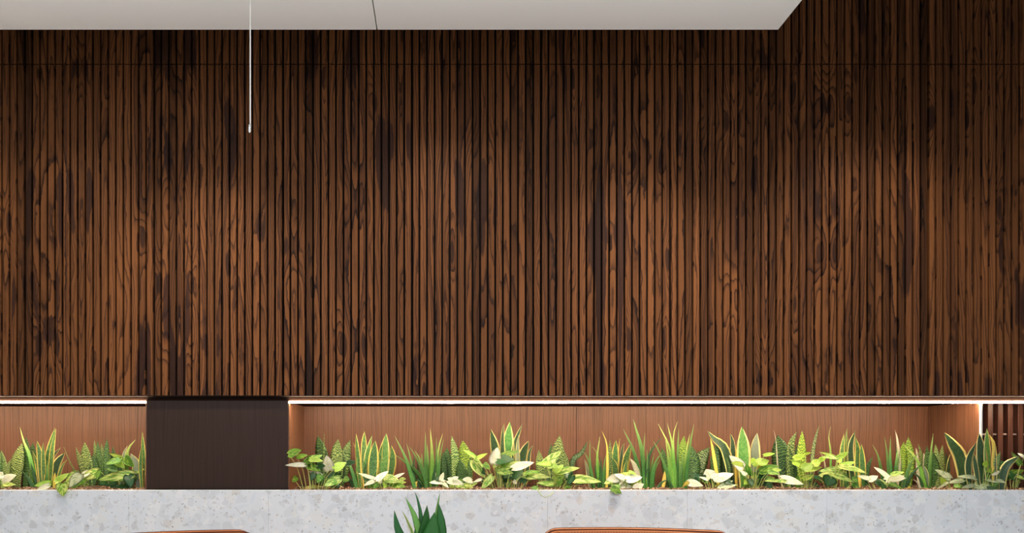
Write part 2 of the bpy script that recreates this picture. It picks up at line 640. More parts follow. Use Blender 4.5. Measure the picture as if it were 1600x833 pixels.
M['soil'] = mat_soil()
M['chip'] = mat_chip()
rnd = random.Random(4)
soils = []
for a, b, where in ((NL + .002, XA - .006, 'left of the dark flush panel'), (XBp + .006, XE - .006, 'in the long niche right of the dark flush panel'), (XE + .007, XP1, 'before the slatted screen, right of the white metal edge')):
    bm = bmesh.new()
    nx, ny = int((b - a) / 0.02), 16
    grid = []
    for i in range(nx + 1):
        row = []
        for j in range(ny + 1):
            x = a + (b - a) * i / nx
            y = YT + 0.031 + (YB - YT - 0.036) * j / ny
            h = 0.006 * math.sin(x * 23 + y * 9) + 0.005 * math.sin(x * 51 - y * 31) + rnd.uniform(-.003, .003)
            if j == 0:
                h = -0.003
            row.append(bm.verts.new((x, y, SOIL + h)))
        grid.append(row)
    for i in range(nx):
        for j in range(ny):
            bm.faces.new((grid[i][j], grid[i + 1][j], grid[i + 1][j + 1], grid[i][j + 1]))
    # sides and underside, so the soil is a body
    ext = bmesh.ops.extrude_face_region(bm, geom=bm.faces[:])
    for g in ext['geom']:
        if isinstance(g, bmesh.types.BMVert):
            g.co.z = SOIL - 0.12
    bmesh.ops.recalc_face_normals(bm, faces=bm.faces[:])
    o = link('soil', bm, M['soil'], None, True)
    tag(o, 'brown potting soil with bark chips ' + where, 'soil', None, 'stuff')
    soils.append((a, b, o))

for a, b, body in soils:
    verts, faces = [], []
    for i in range(int(1250 * (b - a))):
        x = rnd.uniform(a + .01, b - .01)
        y = YT + 0.041 + (YB - YT - 0.056) * rnd.random() ** 1.6
        if abs(x - XE) < 0.012 and y > YN - 0.01:
            continue
        c = Vector((x, y, SOIL + rnd.uniform(0.0, 0.007)))
        sx, sy, sz = rnd.uniform(.003, .0075), rnd.uniform(.003, .007), rnd.uniform(.002, .0045)
        ang = rnd.uniform(0, math.pi)
        til = rnd.uniform(-.6, .6)
        k = len(verts)
        for dx, dy, dz in ((-1, 0, 0), (0, -1, .2), (1, 0, 0), (0, 1, -.2), (.1, .1, 1), (0, -.1, -1)):
            px, py, pz = dx * sx * rnd.uniform(.7, 1.2), dy * sy, dz * sz
            pz += px * til
            verts.append((c.x + px * math.cos(ang) - py * math.sin(ang), c.y + px * math.sin(ang) + py * math.cos(ang), c.z + pz))
        for t in ((0, 1, 4), (1, 2, 4), (2, 3, 4), (3, 0, 4), (1, 0, 5), (2, 1, 5), (3, 2, 5), (0, 3, 5)):
            faces.append(tuple(k + q for q in t))
    me = bpy.data.meshes.new('bark_chips')
    me.from_pydata(verts, [], faces)
    me.materials.append(M['chip'])
    o = bpy.data.objects.new('bark_chips', me)
    COL.objects.link(o)
    o['kind'] = 'stuff'
    o.parent = body

# ------------------------------------------------------------------ hung ceiling boards and cord
YC = 3.30
ZC = P(0, 46.6, YC).z
xsm, xrt = X(589, YC), X(1216, YC)
for a, b, lab in ((XL + .3, xsm - 0.002, 'white hung ceiling board left of the thin joint, behind the cord'), (xsm + 0.002, xrt, 'white hung ceiling board right of the thin joint, with the free corner')):
    t = tag(empty('ceiling_board', ((a + b) / 2, 1.0, ZC)), lab, 'ceiling board')
    inv = Matrix.Translation((-(a + b) / 2, -1.0, -ZC))
    o = box_obj('board', (a, b, -1.5, YC, ZC, ZC + 0.03), M['white_board'], None, bev=0.0015)
    o.parent = t
    o.matrix_parent_inverse = inv
    for rx in (a + .3, b - .3):
        for ry in (-1.0, 2.9):
            o = tube_obj('hanger_rod', [(rx, ry, ZC + .025), (rx, ry, ZTOP)], .004, M['steel'], None, n=1)
            o.parent = t
            o.matrix_parent_inverse = inv
YW = 2.6
c0 = P(390.4, 207, YW)
cord = tag(empty('hanging_cord', (c0.x, YW, ZC)), 'thin white cord with small steel end hanging before the slat wall', 'cord')
inv = Matrix.Translation((-c0.x, -YW, -ZC))
wt = P(390.6, 195, YW)
for nm, pts, r0, mt, sd in (('wire', [(wt.x + .001, YW, ZC + .002), (wt.x + .001, YW, wt.z - .004)], .0021, M['cord'], 8),
                            ('end_ferrule', [(wt.x, YW, wt.z), (c0.x - .001, YW, c0.z + .004)], .0046, M['steel'], 10),
                            ('end_tip', [(c0.x - .001, YW, c0.z + .004), (c0.x - .001, YW, c0.z)], .003, M['steel'], 8)):
    o = tube_obj(nm, pts, r0, mt, None, sides=sd, n=1)
    o.parent = cord
    o.matrix_parent_inverse = inv

# ------------------------------------------------------------------ leaf materials
def leaf_tone(k, col, amount=0.5):
    hs = k.n('ShaderNodeHueSaturation')
    k.put(hs.inputs['Color'], col)
    k.put(hs.inputs['Value'], k.math('MULTIPLY_ADD', k.rand(), amount, 1.0 - amount / 2))
    k.put(hs.inputs['Hue'], k.math('MULTIPLY_ADD', k.white(k.math('MULTIPLY', k.rand(), 91.0)), 0.024, 0.488))
    return hs.outputs[0]


def mat_blade(name, dark, pale, edge=None, edge_at=0.74, bands=16.0, contrast=0.6, tip=None, rough=0.36):
    """sword leaf: u across, v along; wavy cross bands, an optional pale margin"""
    k = NT(name, rough, 0.4)
    u, v, w = k.uv()
    au = k.math('ABSOLUTE', k.math('MULTIPLY_ADD', u, 2.0, -1.0))
    seed = k.math('MULTIPLY', k.rand(), 40.0)
    wob = k.noise(k.xyz(k.math('MULTIPLY', u, 4.5), k.math('MULTIPLY', v, 7.0), seed), 1.0, 2.0, 0.6)
    ph = k.math('ADD', k.math('MULTIPLY', v, bands), k.math('MULTIPLY', wob, 3.6))
    st = k.step(k.math('SINE', k.math('MULTIPLY', ph, 6.2832)), -0.15, 0.75)
    fleck = k.noise(k.xyz(k.math('MULTIPLY', u, 16.0), k.math('MULTIPLY', v, 60.0), seed), 1.0, 2.0)
    st = k.math('MULTIPLY', st, k.step(fleck, 0.28, 0.46))
    col = k.mix(k.math('MULTIPLY', st, contrast), dark, pale)
    if tip:
        col = k.mix(k.math('MULTIPLY', k.step(v, 0.35, 1.0), 0.75), col, tip)
    if edge:
        lines = k.noise(k.xyz(k.math('MULTIPLY', u, 30.0), k.math('MULTIPLY', v, 2.0), seed), 1.0, 2.0)
        at = k.math('MULTIPLY_ADD', k.math('SUBTRACT', lines, 0.5), 0.35, au)
        col = k.mix(k.step(at, edge_at - 0.05, edge_at + 0.05), col, edge)
    return k.out(leaf_tone(k, col, 0.35), fleck, 0.08, 0.0006)


def mat_heart(name, base, vein, splash=None, amount=0.5, rough=0.32):
    """heart leaf: veins running from the midrib, splashes of a second colour"""
    k = NT(name, rough, 0.45)
    u, v, w = k.uv()
    s = k.math('MULTIPLY_ADD', u, 2.0, -1.0)
    au = k.math('ABSOLUTE', s)
    seed = k.math('MULTIPLY', k.rand(), 40.0)
    ph = k.math('SUBTRACT', k.math('MULTIPLY', v, 7.0), k.math('MULTIPLY', au, 2.6))
    rib = k.step(k.math('SINE', k.math('MULTIPLY', ph, 6.2832)), 0.55, 1.0)
    mid = k.step(au, 0.10, 0.02)
    col = base
    if splash:
        q = k.math('SUBTRACT', k.math('MULTIPLY', v, 6.0), k.math('MULTIPLY', au, 3.0))
        sp = k.noise(k.xyz(q, k.math('MULTIPLY', s, 1.6), seed), 1.0, 4.0, 0.62)
        col = k.mix(k.step(sp, 0.56 - amount * 0.24, 0.64 - amount * 0.24), col, splash)
    col = k.mix(k.math('MULTIPLY', k.math('MAXIMUM', k.math('MULTIPLY', rib, 0.45), mid), 0.55), col, vein)
    return k.out(leaf_tone(k, col, 0.35), k.math('ADD', rib, mid), 0.15, 0.001)


YEL = (0.70, 0.56, 0.13)
LM = {
    'M': mat_blade('leaf_yellow_margin', (0.045, 0.125, 0.030), (0.17, 0.30, 0.085), YEL, 0.70, 13, 0.55),
    'D': mat_blade('leaf_dark_yellow_margin', (0.022, 0.060, 0.022), (0.062, 0.115, 0.045), (0.74, 0.63, 0.22), 0.72, 12, 0.5),
    'R': mat_blade('leaf_bright_yellow_margin', (0.075, 0.21, 0.040), (0.21, 0.37, 0.10), (0.74, 0.66, 0.25), 0.74, 11, 0.45),
    'Q': mat_blade('leaf_grey_yellow_margin', (0.17, 0.21, 0.13), (0.24, 0.28, 0.18), (0.76, 0.66, 0.27), 0.74, 9, 0.4),
    'Y': mat_blade('leaf_mostly_yellow', (0.58, 0.46, 0.07), (0.70, 0.60, 0.16), None, 0.8, 6, 0.5),
    'B': mat_blade('leaf_dark_banded', (0.014, 0.050, 0.016), (0.17, 0.29, 0.070), None, 0.9, 20, 0.72),
    'L': mat_blade('leaf_pale_banded', (0.040, 0.100, 0.024), (0.42, 0.49, 0.16), None, 0.9, 21, 0.85),
    'K': mat_blade('leaf_lime_banded', (0.075, 0.19, 0.020), (0.46, 0.58, 0.08), None, 0.9, 21, 0.8),
    'G': mat_blade('leaf_narrow_green', (0.040, 0.135, 0.026), (0.10, 0.24, 0.050), None, 0.9, 9, 0.5, (0.22, 0.34, 0.09)),
    'H': mat_blade('leaf_narrow_light_green', (0.11, 0.29, 0.035), (0.22, 0.42, 0.07), None, 0.9, 9, 0.5, (0.50, 0.55, 0.16)),
    'N': mat_blade('leaf_narrow_dark_green', (0.020, 0.070, 0.020), (0.055, 0.13, 0.035), None, 0.9, 9, 0.4),
    'W': mat_blade('leaf_pale_dry', (0.42, 0.38, 0.25), (0.60, 0.56, 0.40), None, 0.9, 7, 0.6),
    'm': mat_heart('leaf_white_marbled', (0.70, 0.75, 0.44), (0.56, 0.66, 0.30), (0.90, 0.90, 0.76), 0.75),
    'v': mat_heart('leaf_green_cream_marbled', (0.15, 0.38, 0.035), (0.46, 0.62, 0.13), (0.68, 0.78, 0.26), 0.45),
    'n': mat_heart('leaf_lime_green', (0.31, 0.52, 0.045), (0.44, 0.60, 0.12), (0.42, 0.60, 0.10), 0.4),
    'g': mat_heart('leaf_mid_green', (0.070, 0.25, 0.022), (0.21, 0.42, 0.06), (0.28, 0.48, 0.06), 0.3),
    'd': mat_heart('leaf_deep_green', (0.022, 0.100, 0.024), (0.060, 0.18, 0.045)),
    's': mat_heart('leaf_sage_marbled', (0.26, 0.38, 0.16), (0.44, 0.53, 0.28), (0.68, 0.73, 0.50), 0.6),
    'y': mat_heart('leaf_faded_yellow', (0.50, 0.38, 0.04), (0.60, 0.48, 0.10)),
}
STEM = flat('pale_green_stem', (0.32, 0.42, 0.11), 0.45, 0.35)
STEMY = flat('yellow_green_stem', (0.46, 0.47, 0.15), 0.45, 0.35)

SC = 6.408
LR = random.Random(11)
SOILZ = SOIL - 0.012


def cp(x0, cx, cy, Y):
    return P(x0 + cx / SC, 655 + cy / SC, Y)


def prof_sword(t):
    if t < 0.5:
        s = t / 0.5
        return 0.58 + 0.42 * (3 * s * s - 2 * s ** 3)
    return max(0.0, 1 - ((t - 0.5) / 0.5) ** 2.1)


def prof_grass(t):
    return (0.80 + 0.20 * math.sin(math.pi * min(1, t / 0.7))) * max(0.0, 1 - t ** 2.2) ** 0.9


def blade_obj(parent, inv, kind, pts, width, narrow, fold=0.22, yaw=None, name='leaf'):
    n, c = 12, 4
    path = smooth_path(pts, n)
    yaw = LR.uniform(-0.5, 0.5) if yaw is None else yaw
    bm = bmesh.new()
    uvl = bm.loops.layers.uv.new('UVMap')
    front, back = [], []
    info = {}
    L = sum((path[i + 1] - path[i]).length for i in range(n))
    th = min(0.0030, width * 0.14)
    for i, p in enumerate(path):
        t = i / n
        d = (path[min(i + 1, n)] - path[max(i - 1, 0)]).normalized()
        side = Vector((0, 1, 0)).cross(d).normalized()       # across the blade, facing the room
        nor = d.cross(side).normalized()
        if nor.y > 0:
            nor = -nor
        a = yaw * (1 - 0.25 * t)
        sd = side * math.cos(a) + nor * math.sin(a)
        nr = nor * math.cos(a) - side * math.sin(a)
        w = width / 2 / max(0.6, math.cos(a)) * (prof_grass(t) if narrow else prof_sword(t))
        fr, bk = [], []
        for j in range(c + 1):
            s = -1 + 2 * j / c
            dep = -fold * w * (1 - abs(s)) * 1.0
            q = p + sd * (s * w) + nr * dep
            v1 = bm.verts.new(q + nr * (th * (1 - s * s) * 0.5))
            fr.append(v1)
            info[v1] = ((s + 1) / 2, t)
        for j in range(c - 1, 0, -1):
            s = -1 + 2 * j / c
            dep = -fold * w * (1 - abs(s))
            v1 = bm.verts.new(p + sd * (s * w) + nr * dep - nr * th * (1 - s * s) * 0.6)
            bk.append(v1)
            info[v1] = ((s + 1) / 2, t)
        front.append(fr + bk)
    m = len(front[0])
    for a, b in zip(front, front[1:]):
        for j in range(m):
            jj = (j + 1) % m
            f = bm.faces.new((a[j], a[jj], b[jj], b[j]))
            for lp in f.loops:
                lp[uvl].uv = info[lp.vert]
    bmesh.ops.recalc_face_normals(bm, faces=bm.faces[:])
    o = link(name, bm, LM[kind], None, True)
    o.parent = parent
    o.matrix_parent_inverse = inv
    return o


def heart_obj(parent, inv, kind, base, tip, width, tilt, arch, fold, name='leaf'):
    n, c = 10, 6
    ax = tip - base
    L = ax.length
    d = ax.normalized()
    side = Vector((0, 1, 0)).cross(d)
    side.normalize()
    if abs(side.z) > 0.35:
        if side.z < 0:
            side = -side
        face = 1
    nor = d.cross(side).normalized()
    if nor.y > 0:
        nor = -nor
    sd = side * math.cos(tilt) - nor * math.sin(tilt)      # upper rim leans back from the room
    nr = nor * math.cos(tilt) + side * math.sin(tilt)
    w = width / 2 / max(0.55, math.cos(tilt))
    bm = bmesh.new()
    uvl = bm.loops.layers.uv.new('UVMap')
    rows, info = [], {}
    for i in range(n + 1):
        t = i / n
        pr = (math.sin(math.pi * min(1.0, (t * 0.97 + 0.03)) ** 0.62)) ** 0.85 if t < 1 else 0.0
        pr = max(pr, 0.0)
        row = []
        for j in range(c + 1):
            s = -1 + 2 * j / c
            lobe = -0.12 * L * (abs(s) ** 1.5) * (1 - t) ** 3
            q = base + d * (t * L + lobe) + sd * (s * w * pr)
            q = q + nr * (arch * L * math.sin(math.pi * t) * (1 - 0.0 * s) - fold * w * pr * (1 - abs(s)) ** 1.0 - 0.10 * w * pr * s * s)
            q = q + nr * (0.05 * w * math.sin(6 * t + 3 * s + arch * 40) * abs(s))
            v1 = bm.verts.new(q)
            row.append(v1)
            info[v1] = ((s + 1) / 2, t)
        rows.append(row)
    for a, b in zip(rows, rows[1:]):
        for j in range(c):
            f = bm.faces.new((a[j], a[j + 1], b[j + 1], b[j]))
            for lp in f.loops:
                lp[uvl].uv = info[lp.vert]
    # give the leaf its thin body
    geo = bmesh.ops.solidify(bm, geom=bm.faces[:], thickness=0.0007)
    o = link(name, bm, LM[kind], None, True)
    o.parent = parent
    o.matrix_parent_inverse = inv
    return o


def root(name, x0, bx, Y, label):
    p = cp(x0, bx, 690, Y)
    loc = Vector((p.x, Y, SOIL))
    t = tag(empty(name, loc), label, 'plant')
    return t, Matrix.Translation(-loc), loc


def snake(name, x0, bx, Y, label, leaves):
    """leaves: (kind, width, [x, y, x, y ... from low to tip]) in crop pixels"""
    t, inv, loc = root(name, x0, bx, Y, label)
    for kind, w, xy in leaves:
        pts2 = [(xy[i], xy[i + 1]) for i in range(0, len(xy), 2)]
        j = 0.004 if Y < 3.65 else 0.02
        yb = Y + LR.uniform(-j, j)
        lean = LR.uniform(-1.5 * j, 1.5 * j)
        n = len(pts2)
        pts = []
        if pts2[0][1] < 655:
            fx = pts2[0][0] * 0.55 + bx * 0.45
            p = cp(x0, fx, 690, yb)
            pts.append(Vector((p.x, yb, SOILZ)))
        for i, (cx, cy) in enumerate(pts2):
            f = max(0.0, (690 - cy) / 690)
            pts.append(cp(x0, cx, cy, yb + lean * f))
        if pts2[0][1] >= 655:
            pts[0].z = SOILZ
        narrow = kind in 'GHN' or w < 32
        if kind in 'BLK' and w > 40:
            w *= 1.2
        blade_obj(t, inv, kind, pts, w / SC * Y / FPX, narrow)
    return t


def pothos(name, x0, bx, Y, label, leaves, extra=()):
    """leaves: (kind, width, base x, base y, tip x, tip y [, dy]) in crop pixels"""
    if Y > 3.599:
        Y += 0.05
    t, inv, loc = root(name, x0, bx, Y, label)
    stems = []
    for lf in leaves:
        kind, w, ax, ay, tx, ty = lf[:6]
        front = lf[6] if len(lf) > 6 else None
        yb = max(3.585, Y + LR.uniform(-0.035, 0.03))
        if front is not None:
            yb = front
        yt = yb + (LR.uniform(0.004, 0.03) if ty < ay - 15 else -LR.uniform(0.006, 0.03))
        if front is not None:
            yt = front - 0.005
        b, tp = cp(x0, ax, ay, yb), cp(x0, tx, ty, yt)
        flat_on = abs(tx - ax) > abs(ty - ay)
        tilt = LR.uniform(0.25, 0.75) if flat_on else LR.uniform(-0.5, 0.5)
        heart_obj(t, inv, kind, b, tp, w / SC * Y / FPX, tilt, LR.uniform(0.02, 0.10), LR.uniform(0.08, 0.24))
        # leaf stalk down to the soil
        sx = bx + (ax - bx) * 0.35 + LR.uniform(-12, 12)
        s0 = cp(x0, sx, 690, Y)
        s0.z = SOILZ
        s0.y = Y
        mid = s0.lerp(b, 0.55)
        mid.x += (s0.x - b.x) * 0.12
        mid.z += 0.25 * abs(b.z - s0.z) * 0.3 + 0.003
        stems.append(([s0, mid, b + (tp - b) * 0.02], 0.0016, 0.0011))
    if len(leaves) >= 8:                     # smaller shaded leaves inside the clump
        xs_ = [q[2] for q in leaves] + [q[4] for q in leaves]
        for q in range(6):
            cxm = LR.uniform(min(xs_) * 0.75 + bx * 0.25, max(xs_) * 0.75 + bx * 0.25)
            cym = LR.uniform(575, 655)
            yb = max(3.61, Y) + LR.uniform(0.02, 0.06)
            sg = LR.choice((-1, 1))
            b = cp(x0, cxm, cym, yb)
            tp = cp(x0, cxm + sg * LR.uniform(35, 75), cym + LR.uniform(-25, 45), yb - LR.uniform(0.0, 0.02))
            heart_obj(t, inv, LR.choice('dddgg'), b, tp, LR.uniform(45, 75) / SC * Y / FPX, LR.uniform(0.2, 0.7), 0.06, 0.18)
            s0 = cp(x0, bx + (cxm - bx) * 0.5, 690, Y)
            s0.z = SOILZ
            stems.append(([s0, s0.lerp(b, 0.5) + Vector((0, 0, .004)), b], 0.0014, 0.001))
    for pts2, r in extra:
        stems.append(([cp(x0, pts2[i], pts2[i + 1], Y - 0.0 if len(pts2) else Y) if i else cp(x0, pts2[i], pts2[i + 1], Y) for i in range(0, len(pts2), 2)], r, r * 0.8))
    for pts, r0, r1 in stems:
        o = tube_obj('stem', pts, r0, STEM if LR.random() < 0.6 else STEMY, None, r1, 5, 7)
        o.parent = t
        o.matrix_parent_inverse = inv
    return t


def pair(*a):
    return a


# ------------------------------------------------------------------ plants, left bay
snake('snake_plant', 0, 60, 3.80, 'short banded snake plant cut by the left edge of the picture',
      [('B', 60, [-10, 690, -5, 500, 15, 312]), ('L', 75, [45, 690, 36, 500, 15, 315]), ('L', 45, [70, 600, 80, 480, 105, 408]), ('B', 60, [-60, 690, -70, 500, -50, 330])])
snake('snake_plant', 0, 220, 3.86, 'broad banded snake plant with twisted pale tips behind the left pothos',
      [('L', 130, [165, 690, 160, 500, 222, 240]), ('B', 110, [245, 690, 262, 480, 262, 180]), ('B', 75, [295, 690, 322, 420, 328, 232])])
snake('snake_plant', 0, 420, 3.76, 'full yellow-edged snake plant in the shorter left niche',
      [('M', 70, [420, 690, 410, 420, 370, 215]), ('M', 42, [440, 690, 435, 450, 430, 230]), ('M', 62, [500, 640, 520, 330, 560, 98]),
       ('M', 75, [465, 690, 480, 400, 550, 88]), ('M', 42, [400, 680, 375, 480, 325, 320]), ('D', 62, [490, 620, 520, 400, 605, 285]),
       ('D', 88, [515, 660, 560, 470, 650, 335]), ('M', 38, [560, 650, 620, 480, 670, 405]), ('N', 45, [350, 690, 270, 580, 205, 508]),
       ('H', 46, [375, 660, 300, 380, 240, 230, 198, 75]), ('Y', 42, [540, 690, 545, 610, 550, 535]), ('M', 30, [320, 690, 305, 560, 310, 480]),
       ('N', 50, [400, 690, 340, 560, 310, 440]), ('G', 50, [450, 690, 470, 560, 480, 420])])
pothos('pothos', 0, 20, 3.64, 'white-leaved pothos at the far left end of the planter',
       [('m', 95, 15, 618, 165, 558), ('m', 80, 20, 560, -40, 600), ('v', 45, 30, 655, 162, 655), ('m', 60, -10, 540, 30, 590), ('g', 60, 10, 660, -60, 640)])
pothos('pothos', 0, 500, 3.60, 'tiny pothos with one lime and one white cupped leaf on the planter rim',
       [('n', 75, 508, 640, 340, 668), ('m', 62, 492, 662, 358, 716, 3.57)])
pothos('pothos', 0, 680, 3.63, 'marbled pothos with a round leaf hanging over the rim on the left',
       [('n', 70, 560, 628, 705, 540), ('v', 135, 785, 548, 640, 690), ('s', 120, 800, 545, 690, 690), ('v', 125, 622, 640, 632, 775, 3.535),
        ('v', 110, 985, 522, 788, 612), ('g', 50, 850, 608, 700, 705), ('m', 80, 890, 525, 790, 600)])
snake('snake_plant', 110, 120, 3.86, 'pale speckled snake plant with a thin leaning leaf before the left niche wall',
      [('L', 30, [60, 560, -10, 420, -68, 275]), ('L', 50, [140, 600, 85, 390, 55, 283]), ('L', 112, [190, 690, 155, 400, 143, 232]), ('B', 80, [215, 690, 235, 520, 230, 350])])
snake('snake_plant', 110, 320, 3.88, 'dark narrow banded snake plant behind the glossy green pothos',
      [('L', 55, [290, 690, 255, 380, 240, 216]), ('B', 64, [312, 690, 285, 380, 270, 222]), ('L', 52, [332, 690, 322, 400, 312, 243]),
       ('B', 50, [362, 690, 362, 350, 366, 192]), ('B', 70, [440, 640, 432, 400, 425, 272]), ('B', 60, [400, 690, 395, 480, 380, 330])])
pothos('pothos', 110, 500, 3.66, 'glossy green pothos in front of the left side of the dark panel',
       [('d', 150, 600, 600, 395, 680), ('d', 95, 480, 620, 290, 650), ('n', 48, 535, 400, 385, 342), ('g', 80, 500, 400, 352, 455), ('g', 95, 540, 375, 640, 480),
        ('n', 65, 450, 420, 545, 490), ('n', 52, 625, 545, 385, 520), ('v', 105, 630, 555, 272, 610), ('n', 46, 640, 530, 752, 498), ('g', 48, 290, 515, 262, 612), ('d', 100, 580, 560, 610, 690),
        ('g', 70, 470, 500, 360, 500), ('d', 90, 520, 480, 420, 480)])
snake('snake_plant', 110, 680, 3.74, 'yellow-edged snake plant tight against the left side of the dark panel',
      [('Q', 85, [690, 690, 660, 460, 600, 342]), ('Y', 28, [690, 690, 665, 560, 630, 478]), ('M', 40, [718, 690, 702, 460, 712, 272]), ('M', 58, [725, 690, 732, 420, 720, 128]),
       ('H', 60, [560, 600, 575, 320, 655, 203]), ('Q', 55, [520, 560, 535, 360, 570, 268])])

# ------------------------------------------------------------------ plants, long niche from the left
pothos('pothos', 440, 330, 3.598, 'tall pothos with arching stems at the right side of the dark panel',
       [('g', 88, 68, 352, 202, 308, 3.60), ('g', 50, 152, 378, 264, 360, 3.61), ('m', 52, 242, 458, 34, 462, 3.598), ('g', 80, 245, 455, 392, 520), ('g', 75, 235, 432, 412, 358), ('n', 55, 282, 400, 418, 422),
        ('d', 66, 355, 465, 440, 470), ('m', 132, 482, 515, 448, 362), ('n', 92, 528, 500, 648, 430), ('m', 62, 402, 575, 270, 520), ('v', 100, 585, 590, 420, 672), ('d', 90, 580, 530, 450, 590),
        ('d', 60, 650, 440, 748, 430), ('g', 70, 300, 380, 250, 450), ('g', 80, 400, 560, 350, 640), ('d', 70, 330, 540, 290, 620), ('y', 36, 245, 688, 405, 672), ('W', 26, 160, 698, 235, 672)][:-1],
       extra=[])
snake('snake_plant', 440, 520, 3.88, 'banded snake plant with broad pointed leaves behind the arching pothos',
      [('L', 18, [425, 600, 425, 200, 424, 133]), ('B', 118, [430, 690, 400, 350, 360, 165]), ('L', 112, [560, 690, 550, 370, 566, 198]), ('L', 100, [600, 600, 645, 340, 687, 210]), ('B', 95, [585, 690, 590, 430, 600, 330])])
snake('snake_plant', 540, 190, 3.74, 'slender yellow-edged snake plant with drooping green base leaves',
      [('M', 70, [195, 690, 185, 300, 188, 118]), ('M', 55, [150, 690, 122, 380, 105, 150]), ('Y', 20, [172, 600, 110, 330, 72, 228]), ('R', 60, [185, 690, 210, 400, 265, 162]),
       ('M', 112, [265, 690, 278, 430, 296, 210]), ('G', 45, [120, 690, 50, 480, -25, 330]), ('N', 52, [115, 690, 20, 590, -65, 580]), ('N', 52, [155, 690, 110, 620, 70, 568]),
       ('G', 36, [240, 640, 320, 460, 412, 363]), ('G', 22, [265, 600, 300, 520, 335, 478]), ('G', 50, [130, 690, 115, 520, 120, 380]), ('N', 45, [185, 690, 180, 560, 205, 440])])
snake('snake_plant', 540, 390, 3.84, 'wide-leaved snake plant with one curved bright yellow edge',
      [('M', 52, [335, 600, 350, 330, 378, 238]), ('R', 118, [370, 690, 385, 380, 408, 142]), ('M', 85, [410, 690, 470, 420, 458, 262])])
pothos('pothos', 540, 380, 3.62, 'low cream pothos below the slender yellow-edged snake plant',
       [('m', 42, 300, 600, 122, 540), ('m', 60, 308, 605, 432, 518), ('m', 46, 288, 618, 178, 668), ('v', 88, 385, 590, 552, 630), ('m', 36, 480, 590, 592, 538), ('v', 40, 540, 605, 605, 600),
        ('g', 52, 325, 640, 268, 708), ('n', 62, 400, 640, 382, 695), ('g', 72, 455, 645, 605, 680), ('m', 42, 340, 640, 360, 600), ('v', 40, 500, 640, 610, 632)])
snake('spiky_plant', 640, 150, 3.76, 'fan of thin green spiky leaves right of the cream pothos',
      [('G', 45, [60, 690, -30, 420, -150, 166]), ('G', 36, [62, 690, 20, 450, -30, 240]), ('G', 42, [165, 640, 90, 430, 0, 275]), ('G', 40, [150, 620, 110, 420, 48, 312]),
       ('G', 42, [165, 690, 160, 380, 158, 125]), ('G', 42, [180, 690, 185, 450, 175, 248]), ('H', 52, [220, 690, 226, 380, 207, 90]), ('G', 34, [250, 680, 268, 400, 268, 178]),
       ('H', 36, [255, 660, 285, 330, 332, 140]), ('G', 32, [280, 640, 305, 380, 342, 188]), ('W', 22, [250, 620, 268, 450, 300, 400]), ('G', 42, [170, 690, 130, 500, 122, 345]),
       ('N', 46, [55, 690, 42, 480, 52, 355]), ('G', 46, [195, 690, 80, 540, -60, 420, -152, 352]), ('G', 24, [160, 690, 110, 630, 60, 604]), ('Y', 34, [50, 690, 58, 650, 80, 622]),
       ('N', 44, [110, 690, 90, 560, 80, 440]), ('N', 40, [240, 690, 245, 560, 270, 430])])
snake('snake_plant', 640, 470, 3.84, 'clump of dark zebra-banded snake plant leaves with wavy stripes',
      [('B', 108, [400, 690, 372, 460, 375, 286]), ('B', 62, [365, 690, 345, 450, 334, 332]), ('L', 76, [455, 690, 458, 380, 420, 166]), ('K', 128, [575, 690, 555, 400, 530, 212]),
       ('B', 95, [525, 690, 518, 520, 503, 402]), ('B', 44, [600, 690, 600, 480, 616, 372]), ('N', 60, [345, 690, 325, 540, 315, 450]), ('B', 100, [460, 690, 455, 560, 440, 430])])
pothos('pothos', 640, 420, 3.62, 'low white pothos before the zebra-banded snake plant',
       [('m', 56, 355, 628, 194, 636), ('m', 46, 310, 612, 342, 532), ('m', 76, 388, 612, 545, 652), ('m', 66, 628, 618, 526, 606), ('v', 70, 545, 660, 640, 690), ('n', 42, 418, 655, 440, 695),
        ('m', 32, 330, 640, 392, 688), ('v', 60, 480, 660, 560, 700), ('v', 52, 600, 650, 680, 640), ('m', 40, 440, 600, 490, 575)])

pothos('pothos', 740, 300, 3.64, 'large cream and green pothos filling the planter below the tallest snake plant',
       [('n', 42, 22, 402, 142, 342), ('n', 46, 18, 385, -112, 305), ('v', 110, -5, 415, 115, 590), ('m', 122, 205, 448, 240, 278), ('g', 70, 255, 385, 458, 318), ('d', 95, 235, 410, 405, 402),
        ('v', 105, 225, 490, 470, 425), ('m', 80, 395, 490, 608, 432), ('d', 112, 385, 590, 495, 490), ('d', 75, 385, 560, 295, 592), ('v', 80, 495, 560, 768, 582), ('g', 42, 515, 548, 662, 524),
        ('v', 82, 192, 568, 72, 706), ('m', 32, 80, 600, -5, 632), ('g', 62, 105, 445, 165, 505), ('m', 36, 400, 615, 432, 652), ('v', 70, 250, 520, 400, 540), ('d', 70, 470, 590, 520, 640), ('d', 60, 60, 480, 120, 560)])
snake('snake_plant', 740, 380, 3.82, 'tallest broad snake plant with cream-yellow edges and dark leaf backs',
      [('D', 52, [300, 600, 290, 220, 302, 42]), ('D', 108, [275, 690, 222, 330, 172, 100]), ('Q', 50, [445, 650, 440, 300, 452, 158]), ('R', 140, [340, 690, 340, 330, 362, 26]),
       ('D', 62, [425, 690, 408, 300, 488, 44]), ('D', 46, [520, 640, 560, 340, 602, 256]), ('D', 118, [440, 690, 490, 380, 552, 215])])
snake('snake_plant', 830, 260, 3.86, 'mossy banded snake plant left of the joint in the niche wood',
      [('L', 82, [125, 690, 92, 460, 75, 308]), ('B', 52, [200, 690, 192, 380, 203, 242]), ('L', 120, [290, 690, 265, 380, 285, 162]), ('L', 62, [355, 690, 350, 450, 330, 320]),
       ('B', 46, [385, 690, 415, 420, 500, 345, 568, 216]), ('L', 90, [185, 690, 160, 560, 150, 470])])
